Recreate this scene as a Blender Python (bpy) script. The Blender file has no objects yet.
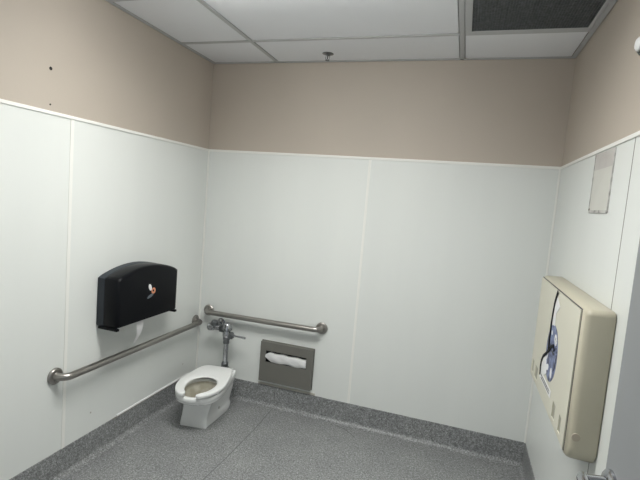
import bpy, bmesh, math, random
from mathutils import Vector, Matrix
random.seed(7)
PI = math.pi
C = bpy.context.scene.collection

# ------------------------------------------------------------------ sizes of the room
W, H, ZP, ZC = 2.3374, 2.44, 1.815, 0.1505
YF = -2.88
GX = [0.0, 0.5058, 1.7248, W]
GY = [0.0, -0.4068, -1.0168, -1.6264, -2.236, -2.846, YF]

# ------------------------------------------------------------------ materials
def mat(name, col, rough=0.5, metal=0.0, spec=0.5, bump=None, var=None, trans=0, coat=0, emit=None, ior=1.45):
    m = bpy.data.materials.new(name); m.use_nodes = True
    nt = m.node_tree; b = nt.nodes['Principled BSDF']
    b.inputs['Base Color'].default_value = (*col, 1)
    b.inputs['Roughness'].default_value = rough
    b.inputs['Metallic'].default_value = metal
    b.inputs['Specular IOR Level'].default_value = spec
    b.inputs['IOR'].default_value = ior
    if trans: b.inputs['Transmission Weight'].default_value = trans
    if coat: b.inputs['Coat Weight'].default_value = coat; b.inputs['Coat Roughness'].default_value = 0.1
    tc = nt.nodes.new('ShaderNodeTexCoord')
    def noise(scale, stretch=(1, 1, 1), detail=4, rg=0.5):
        mp = nt.nodes.new('ShaderNodeMapping'); mp.inputs['Scale'].default_value = stretch
        nt.links.new(tc.outputs['Object'], mp.inputs['Vector'])
        n = nt.nodes.new('ShaderNodeTexNoise'); n.inputs['Scale'].default_value = scale
        n.inputs['Detail'].default_value = detail; n.inputs['Roughness'].default_value = rg
        nt.links.new(mp.outputs[0], n.inputs['Vector']); return n
    if var:                                     # (scale, stretch, low colour, high colour, lo, hi)
        n = noise(var[0], var[1])
        r = nt.nodes.new('ShaderNodeValToRGB')
        r.color_ramp.elements[0].color = (*var[2], 1); r.color_ramp.elements[1].color = (*var[3], 1)
        r.color_ramp.elements[0].position = var[4]; r.color_ramp.elements[1].position = var[5]
        nt.links.new(n.outputs['Fac'], r.inputs[0]); nt.links.new(r.outputs[0], b.inputs['Base Color'])
    if bump:                                    # (scale, stretch, strength, distance)
        n = noise(bump[0], bump[1])
        bp = nt.nodes.new('ShaderNodeBump'); bp.inputs['Strength'].default_value = bump[2]
        bp.inputs['Distance'].default_value = bump[3]
        nt.links.new(n.outputs['Fac'], bp.inputs['Height']); nt.links.new(bp.outputs[0], b.inputs['Normal'])
    if emit:
        b.inputs['Emission Color'].default_value = (*emit[0], 1); b.inputs['Emission Strength'].default_value = emit[1]
    return m

M = {}
M['paint'] = mat('taupe_paint', (.46, .408, .348), .6, bump=(160, (1, 1, 1), .15, .002),
                 var=(1.5, (1, 1, 1), (.445, .395, .337), (.475, .42, .36), .3, .7))
M['panel'] = mat('white_wall_panel', (.70, .72, .70), .33, bump=(60, (1, 1, .08), .06, .002),
                 var=(3, (1, 1, .15), (.685, .705, .685), (.715, .735, .712), .3, .7))
M['cream'] = mat('cream_vinyl_trim', (.79, .79, .755), .4)
M['tile'] = mat('ceiling_tile_vinyl', (.85, .865, .90), .6, bump=(220, (1, 1, 1), .2, .001),
                var=(2, (1, 1, 1), (.835, .85, .885), (.865, .88, .915), .3, .7))
M['tbar'] = mat('ceiling_grid_metal', (.52, .53, .54), .45)
M['steel'] = mat('brushed_steel', (.34, .325, .305), .36, 1.0, bump=(400, (1, 1, 1), .05, .001))
M['chrome'] = mat('worn_chrome', (.42, .43, .45), .17, 1.0)
M['chrome_dark'] = mat('tarnished_chrome', (.2, .21, .22), .3, 1.0)
M['ceramic'] = mat('white_porcelain', (.78, .79, .78), .12, coat=.3)
M['seat'] = mat('white_seat_plastic', (.80, .81, .80), .3)
M['black'] = mat('black_smoked_plastic', (.004, .0045, .006), .34, spec=.15)
M['smoke'] = mat('dark_grey_plastic', (.03, .036, .044), .45, spec=.3)
M['greymetal'] = mat('grey_brown_enamel', (.165, .162, .145), .45, .2, bump=(90, (1, 1, .1), .05, .001))
M['dark'] = mat('dark_void', (.01, .01, .01), .8)
M['paper'] = mat('white_tissue_paper', (.66, .66, .66), .9, bump=(60, (1, 1, 1), .5, .004))
M['tail'] = mat('white_toilet_tissue', (.85, .85, .85), .9)
M['beige'] = mat('beige_moulded_plastic', (.47, .44, .345), .38, bump=(300, (1, 1, 1), .08, .001),
                 var=(4, (1, 1, 1), (.455, .425, .33), (.485, .455, .36), .3, .7))
M['beige_panel'] = mat('pale_beige_plastic', (.63, .61, .51), .38,
                 var=(4, (1, 1, 1), (.615, .595, .495), (.645, .625, .525), .3, .7))
M['recess'] = mat('shaded_recess_beige', (.34, .33, .26), .5)  # shade of the pull recesses, put into a darker beige
M['strap'] = mat('black_webbing', (.006, .006, .008), .7, spec=.2)
M['pink'] = mat('faded_pink_plug', (.40, .35, .28), .5)
M['white'] = mat('white_vinyl', (.8, .8, .8), .4)
M['ink'] = mat('black_ink', (.02, .02, .03), .5)
M['orange'] = mat('orange_print', (.72, .28, .14), .4)
M['slate'] = mat('slate_print', (.10, .12, .14), .4)
M['sticker'] = mat('blue_sticker', (.1, .13, .35), .4,
                   var=(38, (1, 1, 1), (.008, .012, .07), (.20, .25, .45), .38, .62))
M['door'] = mat('grey_door_paint', (.27, .28, .285), .5, bump=(90, (1, 1, 1), .1, .001),
                var=(3, (1, 1, 1), (.26, .27, .275), (.28, .29, .295), .3, .7))
M['pocket'] = mat('clouded_clear_plastic', (.58, .575, .53), .3,
                  var=(9, (1, 1, 1), (.56, .555, .51), (.60, .595, .55), .3, .7))
M['pocket_top'] = mat('scuffed_clear_plastic', (.50, .48, .46), .4,
                  var=(14, (1, 1, 1), (.46, .44, .42), (.53, .51, .49), .3, .7))
M['pocket_edge'] = mat('grimy_plastic_edge', (.44, .43, .41), .5,
                  var=(30, (1, 1, 1), (.22, .21, .2), (.52, .51, .49), .35, .55))
M['grime'] = mat('brown_grime', (.2, .18, .15), .8)
M['caulk'] = mat('beige_caulk', (.45, .43, .38), .7)
M['diffuser'] = mat('lamp_diffuser', (.8, .8, .8), .5, emit=((.985, .985, .95), 9.0))
def prismatic(m, strength, n=1.0):
    # a prismatic lens throws most of its light straight out and little to the side
    nt = m.node_tree; b = nt.nodes['Principled BSDF']; g_ = nt.nodes.new('ShaderNodeNewGeometry')
    d_ = nt.nodes.new('ShaderNodeVectorMath'); d_.operation = 'DOT_PRODUCT'
    nt.links.new(g_.outputs['Normal'], d_.inputs[0]); nt.links.new(g_.outputs['Incoming'], d_.inputs[1])
    a_ = nt.nodes.new('ShaderNodeMath'); a_.operation = 'ABSOLUTE'; nt.links.new(d_.outputs['Value'], a_.inputs[0])
    p_ = nt.nodes.new('ShaderNodeMath'); p_.operation = 'POWER'; p_.inputs[1].default_value = n; nt.links.new(a_.outputs[0], p_.inputs[0])
    k_ = nt.nodes.new('ShaderNodeMath'); k_.operation = 'MULTIPLY'; k_.inputs[1].default_value = strength; nt.links.new(p_.outputs[0], k_.inputs[0])
    nt.links.new(k_.outputs[0], b.inputs['Emission Strength'])
prismatic(M['diffuser'], 16.5, 1.0)
M['scale'] = mat('shaded_porcelain', (.46, .44, .37), .25, var=(14, (1, 1, 1), (.38, .36, .29), (.54, .52, .45), .35, .65))  # shade of the bowl interior, put into the porcelain colour
M['cap'] = mat('shaded_recess_grey', (.42, .41, .39), .4)  # shade of the round side recess, put into a grey
M['water'] = mat('toilet_water', (.75, .76, .70), .03, trans=.6, ior=1.33)

# speckled sheet flooring
def speckle():
    m = bpy.data.materials.new('speckled_grey_flooring'); m.use_nodes = True
    nt = m.node_tree; b = nt.nodes['Principled BSDF']; b.inputs['Roughness'].default_value = .42
    tc = nt.nodes.new('ShaderNodeTexCoord')
    n1 = nt.nodes.new('ShaderNodeTexNoise'); n1.inputs['Scale'].default_value = 105; n1.inputs['Detail'].default_value = 6; n1.inputs['Roughness'].default_value = .75
    v = nt.nodes.new('ShaderNodeTexVoronoi'); v.inputs['Scale'].default_value = 230
    n2 = nt.nodes.new('ShaderNodeTexNoise'); n2.inputs['Scale'].default_value = 5; n2.inputs['Detail'].default_value = 3
    for n in (n1, v, n2): nt.links.new(tc.outputs['Object'], n.inputs['Vector'])
    r = nt.nodes.new('ShaderNodeValToRGB'); e = r.color_ramp.elements
    e[0].position = .36; e[0].color = (.115, .118, .120, 1)
    e[1].position = .66; e[1].color = (.40, .41, .41, 1)
    k = e.new(.5); k.color = (.215, .22, .222, 1)
    nt.links.new(n1.outputs['Fac'], r.inputs[0])
    mx = nt.nodes.new('ShaderNodeMix'); mx.data_type = 'RGBA'; mx.blend_type = 'OVERLAY'; mx.inputs[0].default_value = .35
    nt.links.new(r.outputs[0], mx.inputs[6])
    sep = nt.nodes.new('ShaderNodeSeparateColor'); nt.links.new(v.outputs['Color'], sep.inputs[0])
    nt.links.new(sep.outputs[0], mx.inputs[7])
    mx2 = nt.nodes.new('ShaderNodeMix'); mx2.data_type = 'RGBA'; mx2.blend_type = 'MULTIPLY'; mx2.inputs[0].default_value = .35
    nt.links.new(mx.outputs[2], mx2.inputs[6])
    r2 = nt.nodes.new('ShaderNodeValToRGB'); r2.color_ramp.elements[0].color = (.72, .72, .74, 1); r2.color_ramp.elements[1].color = (1.1, 1.1, 1.08, 1)
    r2.color_ramp.elements[0].position = .3; r2.color_ramp.elements[1].position = .65
    nt.links.new(n2.outputs['Fac'], r2.inputs[0]); nt.links.new(r2.outputs[0], mx2.inputs[7])
    nt.links.new(mx2.outputs[2], b.inputs['Base Color'])
    bp = nt.nodes.new('ShaderNodeBump'); bp.inputs['Strength'].default_value = .15; bp.inputs['Distance'].default_value = .002
    nt.links.new(n1.outputs['Fac'], bp.inputs['Height']); nt.links.new(bp.outputs[0], b.inputs['Normal'])
    return m
M['floor'] = speckle()
# dark ceiling grille: fine egg-crate relief
def grille_mat():
    m = mat('dark_grille', (.03, .034, .036), .45)
    nt = m.node_tree; b = nt.nodes['Principled BSDF']
    tc = nt.nodes.new('ShaderNodeTexCoord'); v = nt.nodes.new('ShaderNodeTexVoronoi'); v.inputs['Scale'].default_value = 70
    nt.links.new(tc.outputs['Object'], v.inputs['Vector'])
    r = nt.nodes.new('ShaderNodeValToRGB'); r.color_ramp.elements[0].color = (.10, .11, .113, 1); r.color_ramp.elements[1].color = (.20, .215, .22, 1)
    nt.links.new(v.outputs['Distance'], r.inputs[0]); nt.links.new(r.outputs[0], b.inputs['Base Color'])
    return m
M['grille'] = grille_mat()

# ------------------------------------------------------------------ mesh helpers
def obj(name, bm, m, parent=None, smooth=False, angle=35):
    bmesh.ops.recalc_face_normals(bm, faces=bm.faces)
    me = bpy.data.meshes.new(name); bm.to_mesh(me); bm.free()
    o = bpy.data.objects.new(name, me); C.objects.link(o)
    for mm in (m if isinstance(m, list) else [m]): me.materials.append(mm)
    if smooth:
        for p in me.polygons: p.use_smooth = True
        try: me.set_sharp_from_angle(angle=math.radians(angle))
        except Exception: pass
    if parent: o.parent = parent
    return o
def struct(o): o['kind'] = 'structure'; return o
def tag(o, label, cat, group=None):
    o['label'] = label; o['category'] = cat
    if group: o['group'] = group
    return o
def empty(name, loc, label, cat, group=None, rz=0):
    o = bpy.data.objects.new(name, None); C.objects.link(o); o.location = loc; o.rotation_euler = (0, 0, rz)
    o.empty_display_size = .05
    return tag(o, label, cat, group)
def box(bm, x0, x1, y0, y1, z0, z1, bev=0, seg=2):
    r = bmesh.ops.create_cube(bm, size=1)
    for v in r['verts']:
        v.co = Vector(((x0+x1)/2 + v.co.x*(x1-x0), (y0+y1)/2 + v.co.y*(y1-y0), (z0+z1)/2 + v.co.z*(z1-z0)))
    if bev:
        ed = list({e for v in r['verts'] for e in v.link_edges})
        bmesh.ops.bevel(bm, geom=ed, offset=bev, segments=seg, profile=.5, affect='EDGES')
    return bm
def B(*a, **k): return box(bmesh.new(), *a, **k)
def tube(bm, pts, r, n=16, closed=False, cap=True):
    """round bar swept along pts; r is one radius or one per point"""
    pts = [Vector(p) for p in pts]; N = len(pts); rs = r if isinstance(r, (list, tuple)) else [r]*N
    T = [(pts[min(i+1, N-1)]-pts[max(i-1, 0)]).normalized() for i in range(N)]
    up = Vector((0, 0, 1)) if abs(T[0].z) < .9 else Vector((1, 0, 0))
    a = T[0].cross(up).normalized(); rings = []
    for i in range(N):
        a = (a - T[i]*a.dot(T[i])).normalized(); b = T[i].cross(a)
        rings.append([bm.verts.new(pts[i]+(a*math.cos(2*PI*k/n)+b*math.sin(2*PI*k/n))*rs[i]) for k in range(n)])
    for i in range(N-1):
        for k in range(n): bm.faces.new((rings[i][k], rings[i][(k+1) % n], rings[i+1][(k+1) % n], rings[i+1][k]))
    if cap: bm.faces.new(rings[0][::-1]); bm.faces.new(rings[-1])
    return bm
def lathe(bm, base, axis, prof, n=24):
    """prof = [(distance along axis, radius)...]"""
    base = Vector(base); ax = Vector(axis).normalized()
    up = Vector((0, 0, 1)) if abs(ax.z) < .9 else Vector((1, 0, 0)); a = ax.cross(up).normalized(); b = ax.cross(a)
    rings = [[bm.verts.new(base+ax*d+(a*math.cos(2*PI*k/n)+b*math.sin(2*PI*k/n))*max(r, 1e-5)) for k in range(n)] for d, r in prof]
    for i in range(len(rings)-1):
        for k in range(n): bm.faces.new((rings[i][k], rings[i][(k+1) % n], rings[i+1][(k+1) % n], rings[i+1][k]))
    bm.faces.new(rings[0][::-1]); bm.faces.new(rings[-1]); return bm
def prism(bm, loop0, loop1):
    """solid between two matching outlines"""
    a = [bm.verts.new(p) for p in loop0]; b = [bm.verts.new(p) for p in loop1]; n = len(a)
    bm.faces.new(a[::-1]); bm.faces.new(b)
    for i in range(n): bm.faces.new((a[i], a[(i+1) % n], b[(i+1) % n], b[i]))
    return bm
def loft(bm, loops, cap0=True, cap1=True):
    R = [[bm.verts.new(p) for p in l] for l in loops]; n = len(R[0])
    for i in range(len(R)-1):
        for k in range(n): bm.faces.new((R[i][k], R[i][(k+1) % n], R[i+1][(k+1) % n], R[i+1][k]))
    if cap0: bm.faces.new(R[0][::-1])
    if cap1: bm.faces.new(R[-1])
    return bm
def rrect(y0, y1, z0, z1, rad, seg=6):
    """rounded rectangle outline; rad = radius at (y0z0, y1z0, y1z1, y0z1)"""
    out = []
    for (cy, cz, r, a0) in ((y0+rad[0], z0+rad[0], rad[0], PI), (y1-rad[1], z0+rad[1], rad[1], 1.5*PI),
                            (y1-rad[2], z1-rad[2], rad[2], 0), (y0+rad[3], z1-rad[3], rad[3], .5*PI)):
        for k in range(seg+1):
            t = a0 + .5*PI*k/seg; out.append((cy+r*math.cos(t), cz+r*math.sin(t)))
    return out

# ------------------------------------------------------------------ setting: floor, coves
bm = B(-.1, W+.1, -3.7, .1, -.08, 0); floor = struct(obj('floor', bm, M['floor']))
# a welded seam running through the sheet flooring, and a scuff
def ribbon(bm, pts, w, z0, z1):
    L, R = [], []
    for i, p in enumerate(pts):
        a = Vector(pts[max(i-1, 0)]); c = Vector(pts[min(i+1, len(pts)-1)]); d = (c-a).normalized(); nrm = Vector((-d.y, d.x))
        L.append(Vector(p)+nrm*w/2); R.append(Vector(p)-nrm*w/2)
    lo = L+R[::-1]
    prism(bm, [(p.x, p.y, z0) for p in lo], [(p.x, p.y, z1) for p in lo]); return bm
M['gap'] = mat('open_joint', (.25, .24, .22), .8)
M['weld'] = mat('dark_seam_weld', (.12, .123, .127), .6)
obj('seam', ribbon(bmesh.new(), [(.667, -.03), (.680, -.35), (.676, -.7), (.664, -1.0), (.655, -1.5), (.65, -2.86)], .0045, -.001, .0006), M['weld'], floor)
obj('scuff_mark', ribbon(bmesh.new(), [(1.15, -.05), (1.20, -.064), (1.25, -.095), (1.31, -.15)], .005, -.001, .0006), M['weld'], floor)

def cove_loop():
    R, t = .03, .004; pr = [(0, ZC), (t, ZC-.001)]
    for k in range(9):
        a = PI + .5*PI*k/8; pr.append((t+R+R*math.cos(a), .001+R+R*math.sin(a)))
    pr += [(t+R+.01, .001), (t+R+.01, -.004), (0, -.004)]
    return pr
def cove(name, f, s0, s1, gap=None):
    pr = cove_loop()
    return struct(obj(name, prism(bmesh.new(), [f(d, z, s0) for d, z in pr], [f(d, z, s1) for d, z in pr]), M['floor'], smooth=True, angle=50))
bb = cove('baseboard_back', lambda d, z, s: (s, -d, z), 0, W)
bl = cove('baseboard_left', lambda d, z, s: (d, s, z), YF, 0)
br = cove('baseboard_right', lambda d, z, s: (W-d, s, z), YF, 0)
cove('baseboard_front', lambda d, z, s: (s, YF+d, z), 0, 1.36)
obj('seam', B(.6645, .6685, -.0052, -.003, .03, ZC-.03), M['weld'], bb)

# ------------------------------------------------------------------ walls
wl = struct(obj('wall_left', B(-.12, -.004, YF-.12, .12, 0, H+.1), M['paint']))
wb = struct(obj('wall_back', B(-.12, W+.12, .004, .12, 0, H+.1), M['paint']))
wr = struct(obj('wall_right', B(W+.004, W+.12, YF-.12, .12, 0, H+.1), M['paint']))
bm = bmesh.new()
box(bm, -.004, 1.36, YF-.12, YF, 0, H+.1); box(bm, 1.36, W+.004, YF-.12, YF, 2.08, H+.1)
wf = struct(obj('wall_front', bm, M['paint']))
XS, YL, YR = 1.2128, -1.2027, -1.1885
g = .0015
for a, b in ((0, XS), (XS, W)): obj('wall_panel', B(a+g, b-g, -.0, .0045, ZC-.006, ZP), M['panel'], wb)
for a, b in ((YL, 0), (2*YL, YL), (YF, 2*YL)): obj('wall_panel', B(-.0045, 0, a+g, b-g, ZC-.006, ZP), M['panel'], wl)
for a, b in ((YR, 0), (2*YR, YR), (YF, 2*YR)): obj('wall_panel', B(W, W+.0045, a+g, b-g, ZC-.006, ZP), M['panel'], wr)
obj('wall_panel', B(0, 1.34, YF-.001, YF+.004, ZC-.006, ZP), M['panel'], wf)
# cap trims, joint strips and corner trims of the panelling
c = .014
obj('cap_trim', B(0, W, -.005, .004, ZP-.002, ZP+c, bev=.002), M['cream'], wb)
obj('cap_trim', B(-.004, .005, YF, 0, ZP-.002, ZP+c, bev=.002), M['cream'], wl)
obj('cap_trim', B(W-.005, W+.004, YF, 0, ZP-.002, ZP+c, bev=.002), M['cream'], wr)
obj('joint_strip', B(XS-.008, XS+.008, -.003, .002, ZC, ZP, bev=.001), M['cream'], wb)
obj('joint_strip', B(-.002, .003, YL-.009, YL+.010, ZC, ZP, bev=.001), M['cream'], wl)
obj('joint_strip', B(-.002, .003, 2*YL-.012, 2*YL+.012, ZC, ZP, bev=.001), M['cream'], wl)
obj('corner_trim', B(0, .010, -.010, 0, ZC, ZP, bev=.002), M['cream'], wb)
obj('corner_trim', B(W-.010, W, -.010, 0, ZC, ZP, bev=.002), M['cream'], wb)
obj('joint_gap', B(W-.0004, W+.003, YR-.003, YR+.003, ZC, ZP), M['gap'], wr)
obj('caulk_bead', B(.0, .0065, -.83, -.10, ZC+.001, ZC+.011, bev=.001), M['white'], wl)
obj('joint_gap', B(.0, .0045, -.86, -.10, ZC-.006, ZC+.001), M['gap'], wl)
obj('caulk_bead', B(.53, .97, -.006, 0, ZC+.002, ZC+.016, bev=.001), M['caulk'], wb)
# anchor holes and specks
for (y, z, r) in ((-1.322, 2.017, .0085), (-1.320, 1.858, .0045)):
    obj('anchor_hole', lathe(bmesh.new(), (-.0045, y, z), (1, 0, 0), [(0, r), (.0012, r*.9)], 12), M['dark'], wl)
for (y, z, r) in ((-1.025, .262, .0055), (-.18, .253, .0055)):
    obj('panel_speck', lathe(bmesh.new(), (-.0005, y, z), (1, 0, 0), [(0, r), (.0014, r*.8)], 12), M['caulk'], wl)

# ------------------------------------------------------------------ ceiling: tiles sit 8 mm above a metal grid
ceil = struct(obj('ceiling', B(-.1, W+.1, YF-.1, .1, H+.06, H+.16), M['gap']))
VENT = (2, 1); LAMPS = [(1, 2)]
for i in range(3):
    for j in range(6):
        if (i, j) == VENT or (i, j) in LAMPS: continue
        g0 = .017
        obj('ceiling_tile', B(GX[i]+(g0 if i else .025), GX[i+1]-(g0 if i < 2 else .025), GY[j+1]+g0, GY[j]-(g0 if j else .025), H+.002, H+.016, bev=.002), M['tile'], ceil)
bm = bmesh.new(); w = .012
for x in GX[1:3]: box(bm, x-w, x+w, YF, 0, H-.001, H+.004); box(bm, x-.0165, x+.0165, YF, 0, H+.012, H+.05)
for y in GY[1:5]:
    xs = [0, GX[1], GX[2], W]
    for a, b in zip(xs[:-1], xs[1:]):
        box(bm, a+w*(a > 0), b-w*(b < W), y-w, y+w, H-.0008, H+.004)
struct(obj('trim_1', bm, M['tbar']))
bm = bmesh.new(); a = .022
box(bm, 0, W, -a, 0, H-.001, H+.003)
box(bm, 0, a, YF, -a, H-.001, H+.003)
box(bm, W-a, W, YF, -a, H-.001, H+.003)
struct(obj('trim_2', bm, M['tbar']))

# the dark grille in the ceiling
x0, x1, y0, y1 = GX[2]+w+.004, W-a-.003, GY[2]+w+.004, GY[1]-w-.003
t = empty('ceiling_grille', ((x0+x1)/2, (y0+y1)/2, H), 'dark square ceiling grille in a pale grey frame by the right wall', 'vent')
t_off = Matrix.Translation((-(x0+x1)/2, -(y0+y1)/2, -H))
bm = bmesh.new(); f = .032
for q in ((x0, x1, y1-f, y1), (x0, x1, y0, y0+f), (x0, x0+f, y0+f, y1-f), (x1-f*.5, x1, y0+f, y1-f)):
    box(bm, *q, H-.004, H+.006, bev=.0015)
bm.transform(t_off); obj('frame', bm, M['tbar'], t)
bm = B(x0+f, x1-f*.5, y0+f, y1-f, H+.012, H+.02); bm.transform(t_off)
obj('backing', bm, M['dark'], t)
bm = bmesh.new(); n = 44
for k in range(n+1):
    x = x0+f+(x1-x0-1.5*f)*k/n; box(bm, x-.0012, x+.0012, y0+f, y1-f, H-.001, H+.012)
for k in range(n+1):
    y = y0+f+(y1-y0-2*f)*k/n; box(bm, x0+f, x1-f*.5, y-.0012, y+.0012, H-.001, H+.012)
bm.transform(t_off); obj('louvre', bm, M['grille'], t)

# the room's light: recessed fluorescent troffers behind the viewer's edge of the picture
for q, (i, j) in enumerate(LAMPS):
    X0, X1, Y0, Y1 = GX[i]+w, GX[i+1]-w, GY[j+1]+w, GY[j]-w
    t = empty('ceiling_light', ((X0+X1)/2, (Y0+Y1)/2, H), 'recessed rectangular fluorescent ceiling light in the tiled ceiling, lit', 'light')
    off = Matrix.Translation((-(X0+X1)/2, -(Y0+Y1)/2, -H))
    bm = bmesh.new()
    for r in ((X0, X1, Y1-.02, Y1), (X0, X1, Y0, Y0+.02), (X0, X0+.02, Y0+.02, Y1-.02), (X1-.02, X1, Y0+.02, Y1-.02)):
        box(bm, *r, H-.004, H+.05)
    bm.transform(off); obj('frame', bm, M['tbar'], t)
    bm = B(X0+.03, X1-.03, Y0+.02, Y1-.05, H-.040, H+.008, bev=.012); bm.transform(off); obj('diffuser', bm, M['diffuser'], t)

# sprinkler
sx, sy = .916, -.158
t = empty('sprinkler_head', (sx, sy, H), 'small chrome fire sprinkler hanging from the ceiling tile', 'sprinkler')
obj('escutcheon', lathe(bmesh.new(), (0, 0, .004), (0, 0, -1), [(0, .036), (.004, .036), (.009, .024), (.012, .013), (.014, .012)], 24), M['chrome_dark'], t, True)
bm = bmesh.new()
for s in (-1, 1): tube(bm, [(s*.006, 0, -.008), (s*.0125, 0, -.016), (s*.0125, 0, -.030), (s*.004, 0, -.040)], .0028, 8)
obj('frame', bm, M['chrome'], t, True)
obj('bulb', lathe(bmesh.new(), (0, 0, -.008), (0, 0, -1), [(0, .003), (.024, .003)], 8), M['dark'], t, True)
obj('deflector', lathe(bmesh.new(), (0, 0, -.039), (0, 0, -1), [(0, .004), (.001, .014), (.003, .014), (.004, .003)], 20), M['chrome_dark'], t, True)

# ------------------------------------------------------------------ grab bars
def bar_path(p0, p1, nrm, off=.062, R=.042, k=8):
    p0, p1, nrm = Vector(p0), Vector(p1), Vector(nrm); d = (p1-p0).normalized(); pts = [p0+nrm*.002]
    for i in range(k+1):
        a = .5*PI*i/k; pts.append(p0+nrm*(off-R+R*math.sin(a))+d*(R-R*math.cos(a)))
    for i in range(k+1):
        a = .5*PI*(1-i/k); pts.append(p1+nrm*(off-R+R*math.sin(a))-d*(R-R*math.cos(a)))
    pts.append(p1+nrm*.002); return pts
def grab_bar(p0, p1, nrm, label):
    t = empty('grab_bar', p0, label, 'grab bar', None); p0, p1 = Vector((0, 0, 0)), Vector(p1)-Vector(p0)
    obj('bar', tube(bmesh.new(), bar_path(p0, p1, nrm), .0185, 20), M['steel'], t, True)
    for p in (p0, p1):
        obj('flange', lathe(bmesh.new(), p, nrm, [(0, .041), (.008, .041), (.0125, .036), (.014, .022), (.022, .0195)], 32), M['steel'], t, True)
    return t
grab_bar((.001, -1.262, .557), (.001, -.056, .5515), (1, 0, 0), 'long steel grab bar on the left wall under the black dispenser')
grab_bar((.084, -.001, .632), (.980, -.001, .642), (0, -1, 0), 'shorter steel grab bar on the back wall above the flush valve')

# ------------------------------------------------------------------ jumbo toilet roll dispenser on the left wall
def arch(y0, y1, z0, zs, za, inset=0, n=22):
    y0 += inset; y1 -= inset; z0 += inset*.3
    out = [(y0+.006, z0), (y1-.006, z0), (y1, z0+.01)]
    r = .035; m = 20
    for k in range(m+1):                       # shallow arch with rounded shoulders
        s = 1-2*k/m; y = (y0+y1)/2+(y1-y0)/2*s
        q = abs(s); z = zs-inset*.6 + (za-zs)*(1-q**2.0)
        if q > .95: z -= .003*((q-.95)/.05)**2
        out.append((y, z))
    out.append((y0, z0+.01)); return out
DY0, DY1, DZ0, DZS, DZA = -1.012, -.486, .750, 1.018, 1.071
t = empty('toilet_roll_dispenser', (0, (DY0+DY1)/2, DZ0), 'wide black arched jumbo toilet roll dispenser on the left wall', 'toilet paper dispenser')
off = Matrix.Translation((0, -(DY0+DY1)/2, -DZ0))
L = lambda x, ins: [(x, y, z) for y, z in arch(DY0, DY1, DZ0, DZS, DZA, ins)]
bm = loft(bmesh.new(), [L(.0005, .004), L(.004, 0), L(.046, 0), L(.049, .003)]); bm.transform(off)
obj('back_shell', bm, M['smoke'], t, True, 30)
bm = loft(bmesh.new(), [L(.043, .006), L(.050, .001), L(.120, .003), L(.132, .007), L(.138, .014), L(.140, .026)]); bm.transform(off)
cov = obj('cover', bm, M['black'], t, True, 60)
# print on the cover: white drop, orange ring, slate stroke
def disc_x(x, cy, cz, ry, rz, n=20, th=.0006, rot=0):
    l = [(cy+ry*math.cos(a)*math.cos(rot)-rz*math.sin(a)*math.sin(rot), cz+ry*math.cos(a)*math.sin(rot)+rz*math.sin(a)*math.cos(rot)) for a in [2*PI*k/n for k in range(n)]]
    bm = prism(bmesh.new(), [(x, y, z) for y, z in l], [(x+th, y, z) for y, z in l]); return bm
for (cy, cz, ry, rz, ro, mm, nm) in ((-.756, .938, .012, .022, .45, 'white', 'logo_drop'), (-.726, .914, .018, .018, 0, 'orange', 'logo_ring'),
                                 (-.752, .886, .028, .009, .35, 'slate', 'logo_stroke')):
    bm = disc_x(.1402, cy, cz, ry, rz, rot=ro); bm.transform(off); p = obj(nm, bm, M[mm], cov)
bm = disc_x(.1409, -.728, .915, .007, .007); bm.transform(off); obj('logo_hole', bm, M['dark'], cov)
for (a, b) in ((DY0+.002, DY0+.022), (DY1-.022, DY1-.002)):
    bm = B(.012, .140, a, b, .735, .7495, bev=.003); bm.transform(off); obj('bottom_guide', bm, M['black'], t)
bm = B(.052, .06, -.745, -.725, DZA-.004, DZA+.003, bev=.001); bm.transform(off); obj('key_slot', bm, M['slate'], t)
# loose end of paper below the dispenser
bm = bmesh.new(); rows = []
for k in range(9):
    s = k/8; z = .764-.140*s; yc = -.795-.035*s; hw = .028*(1-.5*s)+.004*math.sin(5*s); x = .105+.02*math.sin(3.0*s)
    rows.append([(x, yc-hw, z), (x+.004*math.sin(7*s), yc, z-.003), (x, yc+hw, z+.002)])
vs = [[bm.verts.new(p) for p in r] for r in rows]
for i in range(8):
    for k in range(2): bm.faces.new((vs[i][k], vs[i][k+1], vs[i+1][k+1], vs[i+1][k]))
bmesh.ops.solidify(bm, geom=bm.faces[:], thickness=.0008)
bm.transform(Matrix.Translation((-.08, .81, -.69)))
o = tag(obj('toilet_paper', bm, M['tail'], None, True), 'torn white end of toilet paper hanging below the black dispenser', 'toilet paper'); o.location = (.08, -.81, .69)

# ------------------------------------------------------------------ toilet seat cover dispenser on the back wall
SX0, SX1, SZ0, SZ1, SD = .543, .940, .192, .482, .034
t = empty('seat_cover_dispenser', ((SX0+SX1)/2, 0, SZ0), 'grey metal paper seat cover dispenser low on the back wall beside the toilet', 'dispenser')
off = Matrix.Translation((-(SX0+SX1)/2, 0, -SZ0))
# front plate with an oblong opening
ax0, ax1, az0, az1 = .588, .896, .338, .420
xs = [SX0, ax0, ax1, SX1]; zs = [SZ0, az0, az1, SZ1]
bm = bmesh.new()
for i in range(3):
    for k in range(3):
        if (i, k) == (1, 1): continue
        box(bm, xs[i], xs[i+1], -SD, -SD+.003, zs[k], zs[k+1])
bmesh.ops.remove_doubles(bm, verts=bm.verts, dist=1e-5)
ff = [f_ for f_ in bm.faces if len([g_ for g_ in bm.faces if g_ is not f_ and set(g_.verts) == set(f_.verts)])]
bmesh.ops.delete(bm, geom=ff, context='FACES')
bm.transform(off); obj('front_plate', bm, M['greymetal'], t)
bm = bmesh.new(); e = .003
box(bm, SX0, SX0+e, -SD+.003, 0, SZ0, SZ1); box(bm, SX1-e, SX1, -SD+.003, 0, SZ0, SZ1)
box(bm, SX0+e, SX1-e, -SD+.003, 0, SZ0, SZ0+e); box(bm, SX0+e, SX1-e, -SD+.003, 0, SZ1-e, SZ1)
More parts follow.
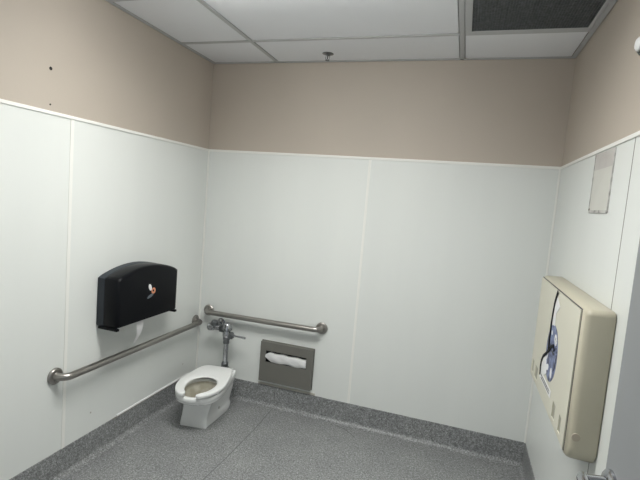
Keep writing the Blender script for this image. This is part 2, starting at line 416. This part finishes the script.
box(bm, SX0-.004, SX1+.004, -.004, 0, SZ0-.004, SZ1+.004)
bm.transform(off); obj('housing', bm, M['greymetal'], t)
bm = B(ax0-.01, ax1+.01, -.009, -.006, az0-.01, az1+.01); bm.transform(off); obj('inner_back', bm, M['dark'], t)
# paper covers bulging out through the opening
bm = bmesh.new(); top, bot = [], []
n = 26; ring = []
for k in range(n+1):
    s = k/n; x = ax0-.002+(ax1-ax0+.002)*s
    zt = az1-.012 - (.002 if s > .12 else .018*(1-s/.12)) + .003*math.sin(19*s) - .004*s*s
    zb = az0+.004 + (.0 if s > .14 else .026*(1-s/.14)) + .003*math.sin(13*s+1)
    prof = []
    for j in range(9):
        q = j/8; zz = zb+(zt-zb)*q; yy = -SD-.001-.008*math.sin(PI*q)**.6*(.55+.45*min(1, s*5)) - .002*math.sin(20*s+6*q)
        prof.append((x, yy, zz))
    for j in range(8, -1, -1): prof.append((x, -.012, zb+(zt-zb)*j/8))
    ring.append(prof)
loft(bm, ring); bm.transform(Matrix.Translation((-.742, 0, -.34)))
o = tag(obj('seat_cover_pack', bm, M['paper'], None, True), 'white folded paper seat covers poking out of the grey metal dispenser', 'paper seat covers'); o.location = (.742, 0, .34)

# ------------------------------------------------------------------ toilet
TO = (.256, 0, 0); TR = math.radians(9.0)
t = empty('toilet', TO, 'low white porcelain toilet with open front seat in the corner', 'toilet', None, TR)
def outline(vf, vb, b, nf, nb, z, wb_=None, N=56, vc=None):
    """egg/superellipse outline, v forward (-y local)"""
    vc = vc if vc is not None else (vf+vb)/2; out = []
    for k in range(N):
        th = 2*PI*k/N; c_, s_ = math.cos(th), math.sin(th); n_ = nf if c_ > 0 else nb
        v = vc + (vf-vc if c_ > 0 else vc-vb)*math.copysign(abs(c_)**(2/n_), c_); u = b*math.copysign(abs(s_)**(2/n_), s_)
        if wb_ is not None and v < vc: u *= wb_/b + (1-wb_/b)*max(0, (v-vb)/(vc-vb))**.8
        out.append((u, -v, z))
    return out
S = [  # z, vf, vb, half width, nf, nb, half width at the back, widest v, sideways shift
 (0.000, .500, .110, .090, 12, 4, .134, .46, -.022), (.010, .502, .106, .091, 12, 4, .137, .46, -.022), (.035, .500, .106, .089, 12, 4, .137, .46, -.021),
 (.053, .498, .112, .088, 11, 4, .128, .46, -.020), (.066, .497, .114, .087, 11, 5, .119, .46, -.018), (.095, .496, .108, .087, 10, 6, .119, .46, -.015),
 (.130, .496, .102, .090, 9, 7, .122, .45, -.010), (.160, .500, .098, .095, 8, 8, .122, .44, -.006), (.178, .512, .095, .103, 6, 8, .121, .43, -.003),
 (.188, .542, .093, .116, 4, 8, .120, .42, -.001), (.196, .588, .092, .134, 3.0, 8, .120, .42, 0), (.205, .618, .092, .145, 2.4, 8, .120, .43, 0),
 (.213, .630, .092, .149, 2.25, 8, .120, .43, 0), (.219, .628, .092, .148, 2.25, 8, .119, .43, 0), (.224, .636, .090, .151, 2.25, 9, .120, .43, 0), (.246, .641, .088, .153, 2.2, 9, .120, .43, 0),
 (.253, .638, .091, .151, 2.2, 9, .118, .43, 0), (.256, .628, .098, .144, 2.2, 8, .111, .43, 0)]
sh = lambda l, d: [(x+d*min(1, max(0, (-y-.15)/.3)), y, z) for x, y, z in l]
loops = [sh(outline(vf, vb, b, nf, nb, z, wb_, vc=vc), du) for z, vf, vb, b, nf, nb, wb_, vc, du in S]
inn = [(.255, .614, .325, .106), (.249, .610, .330, .102), (.236, .608, .322, .106), (.215, .590, .325, .102), (.195, .555, .33, .092), (.175, .495, .335, .080),
       (.150, .475, .345, .070), (.130, .460, .355, .060), (.100, .445, .37, .045), (.080, .43, .39, .030)]
loops += [outline(vf, vb, b, 2.1, 2.2, z, vc=min(.465, vf-.06)) for z, vf, vb, b in inn]
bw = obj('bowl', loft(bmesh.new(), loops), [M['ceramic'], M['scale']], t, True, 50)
for p in bw.data.polygons:                       # shade inside the bowl, painted as darker beige
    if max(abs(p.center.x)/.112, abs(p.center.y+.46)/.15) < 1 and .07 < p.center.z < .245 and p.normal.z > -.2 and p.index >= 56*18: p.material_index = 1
obj('water', loft(bmesh.new(), [outline(.474, .346, .0690, 2.1, 2.2, .148, vc=.415), outline(.474, .346, .0695, 2.1, 2.2, .150, vc=.415)]), M['water'], t, True)
for s in (-1, 1):
    obj('recess_disc', lathe(bmesh.new(), (s*.095-.014, -.325, .076), (s, 0, .1), [(-.02, .018), (.004, .018), (.006, .014), (.0065, .001)], 20), M['cap'], t, True)  # grey discs painted for the shaded round recesses in the sides
# open-front seat: a C-shaped pad
bm = bmesh.new(); N = 72; ring = []
go = math.radians(12.5)
def seat_out(th):
    c_, s_ = math.cos(th), math.sin(th); n_ = 2.2 if c_ > 0 else 7
    v = .42+(.242 if c_ > 0 else .262)*math.copysign(abs(c_)**(2/n_), c_); u = .156*math.copysign(abs(s_)**(2/n_), s_)
    if v < .42: u *= .70+.30*max(0, (v-.158)/.262)**.8
    return u+.006, v
def seat_in(th):
    c_, s_ = math.cos(th), math.sin(th)
    return .093*s_+.009, .468+(.150 if c_ > 0 else .122)*c_
for k in range(N+1):
    th = go+(2*PI-2*go)*k/N
    o_, i_ = seat_out(th), seat_in(th + (.26*(1-min(1, (th-go)/.5)) if th < PI else -.26*(1-min(1, (2*PI-go-th)/.5))))
    ends = min(k, N-k); sh_ = [.30, .12, .04, 0][ends] if ends < 4 else 0
    mu, mv = (o_[0]+i_[0])/2, (o_[1]+i_[1])/2
    o2 = (o_[0]+(mu-o_[0])*sh_*2, o_[1]+(mv-o_[1])*sh_*2); i2 = (i_[0]+(mu-i_[0])*sh_*2, i_[1]+(mv-i_[1])*sh_*2)
    d = Vector((i2[0]-o2[0], i2[1]-o2[1])); prof = []
    z0, z1 = .266, .287
    for (q, z) in ((.06, z0), (0.0, z0+.006), (0.0, z1-.006), (.03, z1-.0015), (.10, z1), (.6, z1-.001), (.88, z1-.003), (.97, z1-.007), (1.0, z1-.012), (.97, z0+.002), (.85, z0)):
        prof.append((o2[0]+d.x*q, -(o2[1]+d.y*q), z))
    ring.append(prof)
loft(bm, ring)
seat = obj('seat', bm, M['seat'], t, True, 60)
for (u_, v_) in ((-.128, .52), (.138, .52), (-.112, .26), (.120, .26)): obj('bumper', B(u_-.008, u_+.008, -v_-.012, -v_+.012, .253, .266, bev=.002), M['seat'], seat)

# flush valve above the bowl
vx, vy = .304, -.108
t = empty('flush_valve', (vx, vy, .285), 'chrome flush valve with side lever between toilet and back grab bar', 'flush valve')
q = lambda x, y, z: (x-vx, y-vy, z-.285)
obj('spud_nut', lathe(bmesh.new(), q(vx, vy, .262), (0, 0, 1), [(0, .031), (.006, .031), (.008, .026), (.038, .026), (.043, .020), (.05, .019)], 8), M['chrome_dark'], t)
obj('flush_tube', tube(bmesh.new(), [q(vx, vy, .31), q(vx, vy, .40), q(vx+.001, vy, .47)], .0175, 18), M['chrome'], t, True)
obj('vacuum_breaker', lathe(bmesh.new(), q(vx, vy, .44), (0, 0, 1), [(0, .018), (.004, .023), (.03, .023), (.034, .026), (.05, .026), (.054, .022)], 12), M['chrome_dark'], t, True, 30)
bd = obj('valve_body', lathe(bmesh.new(), q(vx, vy, .488), (0, 0, 1), [(0, .022), (.01, .030), (.03, .031), (.04, .027), (.050, .027), (.055, .036), (.073, .036), (.078, .033), (.094, .031), (.104, .024), (.109, .006)], 24), M['chrome'], t, True, 40)
obj('ring_nut', lathe(bmesh.new(), q(vx, vy, .545), (0, 0, 1), [(0, .038), (.014, .038)], 8), M['chrome_dark'], bd)
hn = obj('handle_socket', lathe(bmesh.new(), q(vx+.02, vy, .507), (1, 0, 0), [(0, .022), (.012, .022), (.013, .026), (.026, .026), (.03, .019), (.040, .011)], 16), M['chrome_dark'], t, True, 35)
obj('handle', tube(bmesh.new(), [q(vx+.052, vy, .507), q(vx+.08, vy-.002, .508), q(vx+.12, vy-.003, .508), q(vx+.148, vy-.003, .507), q(vx+.152, vy-.003, .507)], [.008, .007, .0075, .009, .006], 12), M['chrome'], t, True)
obj('tailpiece', tube(bmesh.new(), [q(.176, vy, .548), q(.30, vy, .548)], .019, 16), M['chrome'], t, True)
obj('coupling_nut', lathe(bmesh.new(), q(.252, vy, .548), (1, 0, 0), [(0, .030), (.022, .030)], 8), M['chrome_dark'], t)
cs = obj('control_stop', lathe(bmesh.new(), q(.188, vy-.034, .548), (0, 1, 0), [(0, .010), (.004, .020), (.02, .022), (.024, .026), (.045, .027), (.055, .020)], 18), M['chrome'], t, True, 40)
obj('stop_cap', lathe(bmesh.new(), q(.196, vy, .564), (.35, 0, 1), [(0, .024), (.014, .028), (.028, .025), (.036, .012)], 16), M['chrome_dark'], cs, True)
obj('stop_end', lathe(bmesh.new(), q(.184, vy, .546), (-1, 0, -.1), [(0, .022), (.010, .028), (.028, .027), (.036, .019), (.038, .004)], 16), M['chrome'], cs, True)
obj('supply_pipe', tube(bmesh.new(), [q(.192, vy+.018, .548), q(.192, -.002, .548)], .0155, 16), M['chrome'], t, True)
obj('wall_flange', lathe(bmesh.new(), q(.192, -.001, .548), (0, -1, 0), [(0, .038), (.003, .038), (.009, .028), (.02, .019)], 24), M['chrome'], t, True)

# ------------------------------------------------------------------ baby changing station on the right wall
BY0, BY1, BZ0, BZ1 = -1.262, -.405, .708, 1.243
t = empty('baby_changing_station', (W, (BY0+BY1)/2, BZ0), 'folded beige plastic baby changing station on the right wall', 'changing station')
off = Matrix.Translation((-W, -(BY0+BY1)/2, -BZ0))
def RL(x, ins):
    return [(x, y, z) for y, z in rrect(BY0+ins, BY1-ins, BZ0+ins, BZ1-ins, [max(.06-ins, .02), max(.06-ins, .02), max(.022-ins*.5, .01), max(.022-ins*.5, .01)], 8)]
bm = loft(bmesh.new(), [RL(W-.0005, .006), RL(W-.006, 0), RL(W-.070, .002), RL(W-.081, .005), RL(W-.0875, .012)])
bm.transform(off); obj('shell', bm, M['beige'], t, True, 55)
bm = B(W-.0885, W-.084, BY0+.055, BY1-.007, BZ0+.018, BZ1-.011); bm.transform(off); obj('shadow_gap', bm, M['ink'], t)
# folding bed panel with four pull recesses along its lower edge
def cellpanel(ys, zs, rec, xf, xb, dep):
    bm = bmesh.new()
    for i in range(len(ys)-1):
        for k in range(len(zs)-1):
            xx = xf+dep if (i, k) in rec else xf
            v = [bm.verts.new((xx, ys[a_], zs[b_])) for a_, b_ in ((i, k), (i+1, k), (i+1, k+1), (i, k+1))]; bm.faces.new(v)
            if (i, k) in rec:
                for (a_, b_, c_, d_) in ((i, k, i+1, k), (i+1, k, i+1, k+1), (i+1, k+1, i, k+1), (i, k+1, i, k)):
                    vv = [bm.verts.new(p) for p in ((xf, ys[a_], zs[b_]), (xf, ys[c_], zs[d_]), (xf+dep, ys[c_], zs[d_]), (xf+dep, ys[a_], zs[b_]))]; bm.faces.new(vv)
    y0_, y1_, z0_, z1_ = ys[0], ys[-1], zs[0], zs[-1]
    for (a_, b_) in (((y0_, z0_), (y1_, z0_)), ((y1_, z0_), (y1_, z1_)), ((y1_, z1_), (y0_, z1_)), ((y0_, z1_), (y0_, z0_))):
        vv = [bm.verts.new(p) for p in ((xf, *a_), (xf, *b_), (xb, *b_), (xb, *a_))]; bm.faces.new(vv)
    bmesh.ops.remove_doubles(bm, verts=bm.verts, dist=1e-5); return bm
PF = W-.0925
ys = [-1.204, -1.142, -1.106, -1.034, -.984, -.606, -.530, -.486, -.440, -.414]
zs = [.730, .750, .812, 1.228]
bm = cellpanel(ys, zs, {(1, 1), (3, 1), (5, 1), (7, 1)}, PF, W-.087, .0035)
bm.transform(off); pan = obj('bed_panel', bm, [M['beige_panel'], M['recess']], t)
xr = max(p.center.x for p in pan.data.polygons if abs(p.normal.x) > .9)      # shade in the pull recesses is painted as a darker beige
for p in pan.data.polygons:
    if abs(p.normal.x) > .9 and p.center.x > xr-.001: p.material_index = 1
off2 = off @ Matrix.Translation((0, -.013, -.011))
bm = disc_x(PF-.0008, -.832, .976, .112, .120, n=40, th=.0008); bm.transform(off2); stk = obj('round_sticker', bm, M['sticker'], t)
# white blots and small characters printed on the sticker
for (cy, cz, ry, rz, ro) in ((-.885, 1.045, .030, .020, .4), (-.79, .90, .026, .014, -.3), (-.87, .90, .018, .022, 0), (-.80, 1.055, .014, .010, 0), (-.765, .955, .010, .03, .2)):
    bm = disc_x(PF-.0014, cy, cz, ry, rz, n=14, th=.0006, rot=ro); bm.transform(off2); obj('white_print', bm, M['white'], stk)
bm = bmesh.new()
for k in range(11):
    a_ = math.radians(218-k*9.5); cy, cz = -.832+.094*math.cos(a_), .976+.088*math.sin(a_)
    box(bm, PF-.0014, PF-.0008, cy-.005, cy+.005, cz-.0055, cz+.0055)
for (cy, cz, ry, rz) in ((-.86, .985, .03, .012), (-.80, .99, .01, .03)): box(bm, PF-.0016, PF-.0008, cy-ry, cy+ry, cz-rz*.4, cz+rz*.4)
bm.transform(off2); obj('ink_print', bm, M['ink'], stk)
bm = B(PF-.0008, PF, -.925, -.660, .796, .828); bm.transform(off); lab = obj('instruction_label', bm, M['white'], t)
bm = bmesh.new()
for r_ in range(2):
    y = -.70
    while y > -.90:
        w_ = random.uniform(.006, .018); box(bm, PF-.0013, PF-.0008, y-w_, y, .803+r_*.011, .809+r_*.011); y -= w_+.006
bm.transform(off); obj('small_print', bm, M['ink'], lab)
bm = bmesh.new()
tw = [(-.800, 1.195), (-.823, 1.205), (-.895, 1.172), (-.842, 1.135), (-.843, 1.080), (-.791, 1.076), (-.785, 1.135)]
prism(bm, [(PF-.0015, y, z) for y, z in tw], [(PF-.0003, y, z) for y, z in tw]); bm.transform(off); obj('paper_tag', bm, M['white'], t)
def strap(pts, wd=.011):
    bm = bmesh.new(); rings = []
    for i, (y, z) in enumerate(pts):
        a_ = Vector(pts[max(i-1, 0)]); c_ = Vector(pts[min(i+1, len(pts)-1)]); d = (c_-a_).normalized(); nn = Vector((-d.y, d.x))*wd/2
        x_ = PF-.0045
        rings.append([(x_, y+nn.x, z+nn.y), (x_, y-nn.x, z-nn.y), (x_+.0022, y-nn.x, z-nn.y), (x_+.0022, y+nn.x, z+nn.y)])
    loft(bm, rings); bm.transform(off); return bm
obj('safety_strap', strap([(-.835, 1.226), (-.818, 1.205), (-.799, 1.173), (-.788, 1.123), (-.782, 1.073), (-.784, 1.014), (-.790, .965)], .018), M['strap'], t)
bm = prism(bmesh.new(), *[[(x, y, z) for y, z in ((-.755, .925), (-.705, .895), (-.682, .865), (-.690, .828), (-.76, .835), (-.80, .86))] for x in (PF-.0020, PF-.0002)]); bm.transform(off); obj('paper_tag', bm, M['white'], t)
obj('strap_loop', strap([(-.90, .990), (-.880, 1.006), (-.850, .995), (-.826, .980), (-.769, .942), (-.699, .904), (-.672, .875), (-.666, .845), (-.680, .811)], .013), M['strap'], t)
bm = lathe(bmesh.new(), (W-.070, BY0+.003, .806), (0, -1, 0), [(0, .014), (.0036, .0135), (.0042, .009)], 20); 
bm.transform(off); obj('plug', bm, M['pink'], t, True)

# ------------------------------------------------------------------ clear pocket high on the right wall
t = empty('sign_holder', (W, -.869, 1.69), 'empty cloudy plastic sign pocket high on the right wall panel', 'sign holder')
PY0, PY1, PZ0, PZ1 = -.129, .129, -.123, .118
obj('sheet', B(-.0025, 0, PY0, PY1, PZ0, .052), M['pocket'], t)
obj('upper_flap', B(-.003, 0, PY0, PY1, .052, PZ1), M['pocket_top'], t)
bm = bmesh.new()
box(bm, -.0042, 0, PY0-.003, PY0+.004, PZ0, PZ1); box(bm, -.0042, 0, PY1-.004, PY1+.001, PZ0, PZ1)
box(bm, -.0042, 0, PY0+.004, PY1-.004, PZ0-.003, PZ0+.009)
obj('edge', bm, M['pocket_edge'], t)
obj('screw', lathe(bmesh.new(), (-.003, PY1-.010, PZ0+.012), (-1, 0, 0), [(0, .006), (.003, .004)], 12), M['grime'], t)
# small fitting at the edge of the picture
t = empty('wall_button', (W+.004, -1.140, 2.125), 'small round pale fitting with dark rim on the taupe wall, upper right', 'wall fitting')
obj('rim', lathe(bmesh.new(), (0, 0, 0), (-1, 0, 0), [(0, .036), (.01, .036), (.016, .030), (.016, .028)], 24), M['chrome_dark'], t, True)
obj('dome', lathe(bmesh.new(), (-.014, 0, 0), (-1, 0, 0), [(0, .025), (.008, .023), (.014, .015), (.016, .005)], 24), M['white'], t, True)

# ------------------------------------------------------------------ grey door, open against the right wall
E = Vector((2.190, -1.801)); Hn = Vector((2.312, -2.862)); d = (Hn-E).normalized(); nrm = Vector((-d.y, d.x))
if nrm.x > 0: nrm = -nrm            # faces into the room (-x)
Mx = Matrix(((d.x, -nrm.x, 0, E.x), (d.y, -nrm.y, 0, E.y), (0, 0, 1, 0), (0, 0, 0, 1)))   # local: x along door, y away from room
DW = (Hn-E).length
bm = B(0, DW, 0, .04, .012, 2.06, bev=.0015); bm.transform(Mx); door = struct(obj('door_1', bm, M['door']))
hb = Vector((.034, 0, .974))
def dpart(name, bm, m, parent=door, sm=True): bm.transform(Mx); return obj(name, bm, m, parent, sm, 40)
hd = dpart('door_handle', lathe(bmesh.new(), hb, (0, -1, 0), [(0, .029), (.006, .029), (.011, .024), (.014, .013), (.05, .011)], 28), M['chrome'])
dpart('lever', tube(bmesh.new(), [hb+Vector(p) for p in ((-.012, -.052, 0), (0, -.056, 0), (.03, -.060, 0), (.07, -.058, -.001), (.11, -.052, -.002), (.118, -.05, -.002))], [.010, .0125, .0115, .0105, .0095, .006], 14), M['chrome'], hd)
for z in (.25, 1.05, 1.85): dpart('hinge', lathe(bmesh.new(), (DW-.004, -.006, z-.05), (0, 0, 1), [(0, .006), (.1, .006)], 10), M['chrome_dark'])
bm = bmesh.new()
box(bm, 1.36, 1.40, YF-.125, YF+.006, 0, 2.08); box(bm, 1.40, W-.001, YF-.125, YF+.006, 2.062, 2.10)
struct(obj('trim_3', bm, M['door']))

# ------------------------------------------------------------------ ambient light coming through the doorway
w_ = bpy.data.worlds.new('World'); bpy.context.scene.world = w_; w_.use_nodes = True
bg = w_.node_tree.nodes['Background']; bg.inputs[0].default_value = (.80, .88, 1.0, 1); bg.inputs[1].default_value = .5

# ------------------------------------------------------------------ camera
cam = bpy.data.cameras.new('camera'); co = bpy.data.objects.new('camera', cam); C.objects.link(co)
fw = Vector((-.30098002, .94927385, -.09105045)); rt = Vector((.94780791, .30836036, .08127049)).normalized()
rt = (rt-fw.normalized()*rt.dot(fw.normalized())).normalized(); up = rt.cross(fw.normalized())
co.matrix_world = Matrix(((rt.x, up.x, -fw.x, 1.8338), (rt.y, up.y, -fw.y, -2.903), (rt.z, up.z, -fw.z, 1.5301), (0, 0, 0, 1)))
cam.sensor_width = 36; cam.lens = 445.27/640*36; cam.clip_start = .01
sc = bpy.context.scene; sc.camera = co
sc.view_settings.view_transform = 'Standard'; sc.view_settings.look = 'None'; sc.view_settings.gamma = 1
sc.view_settings.use_curve_mapping = False; sc.view_settings.exposure = 0.8
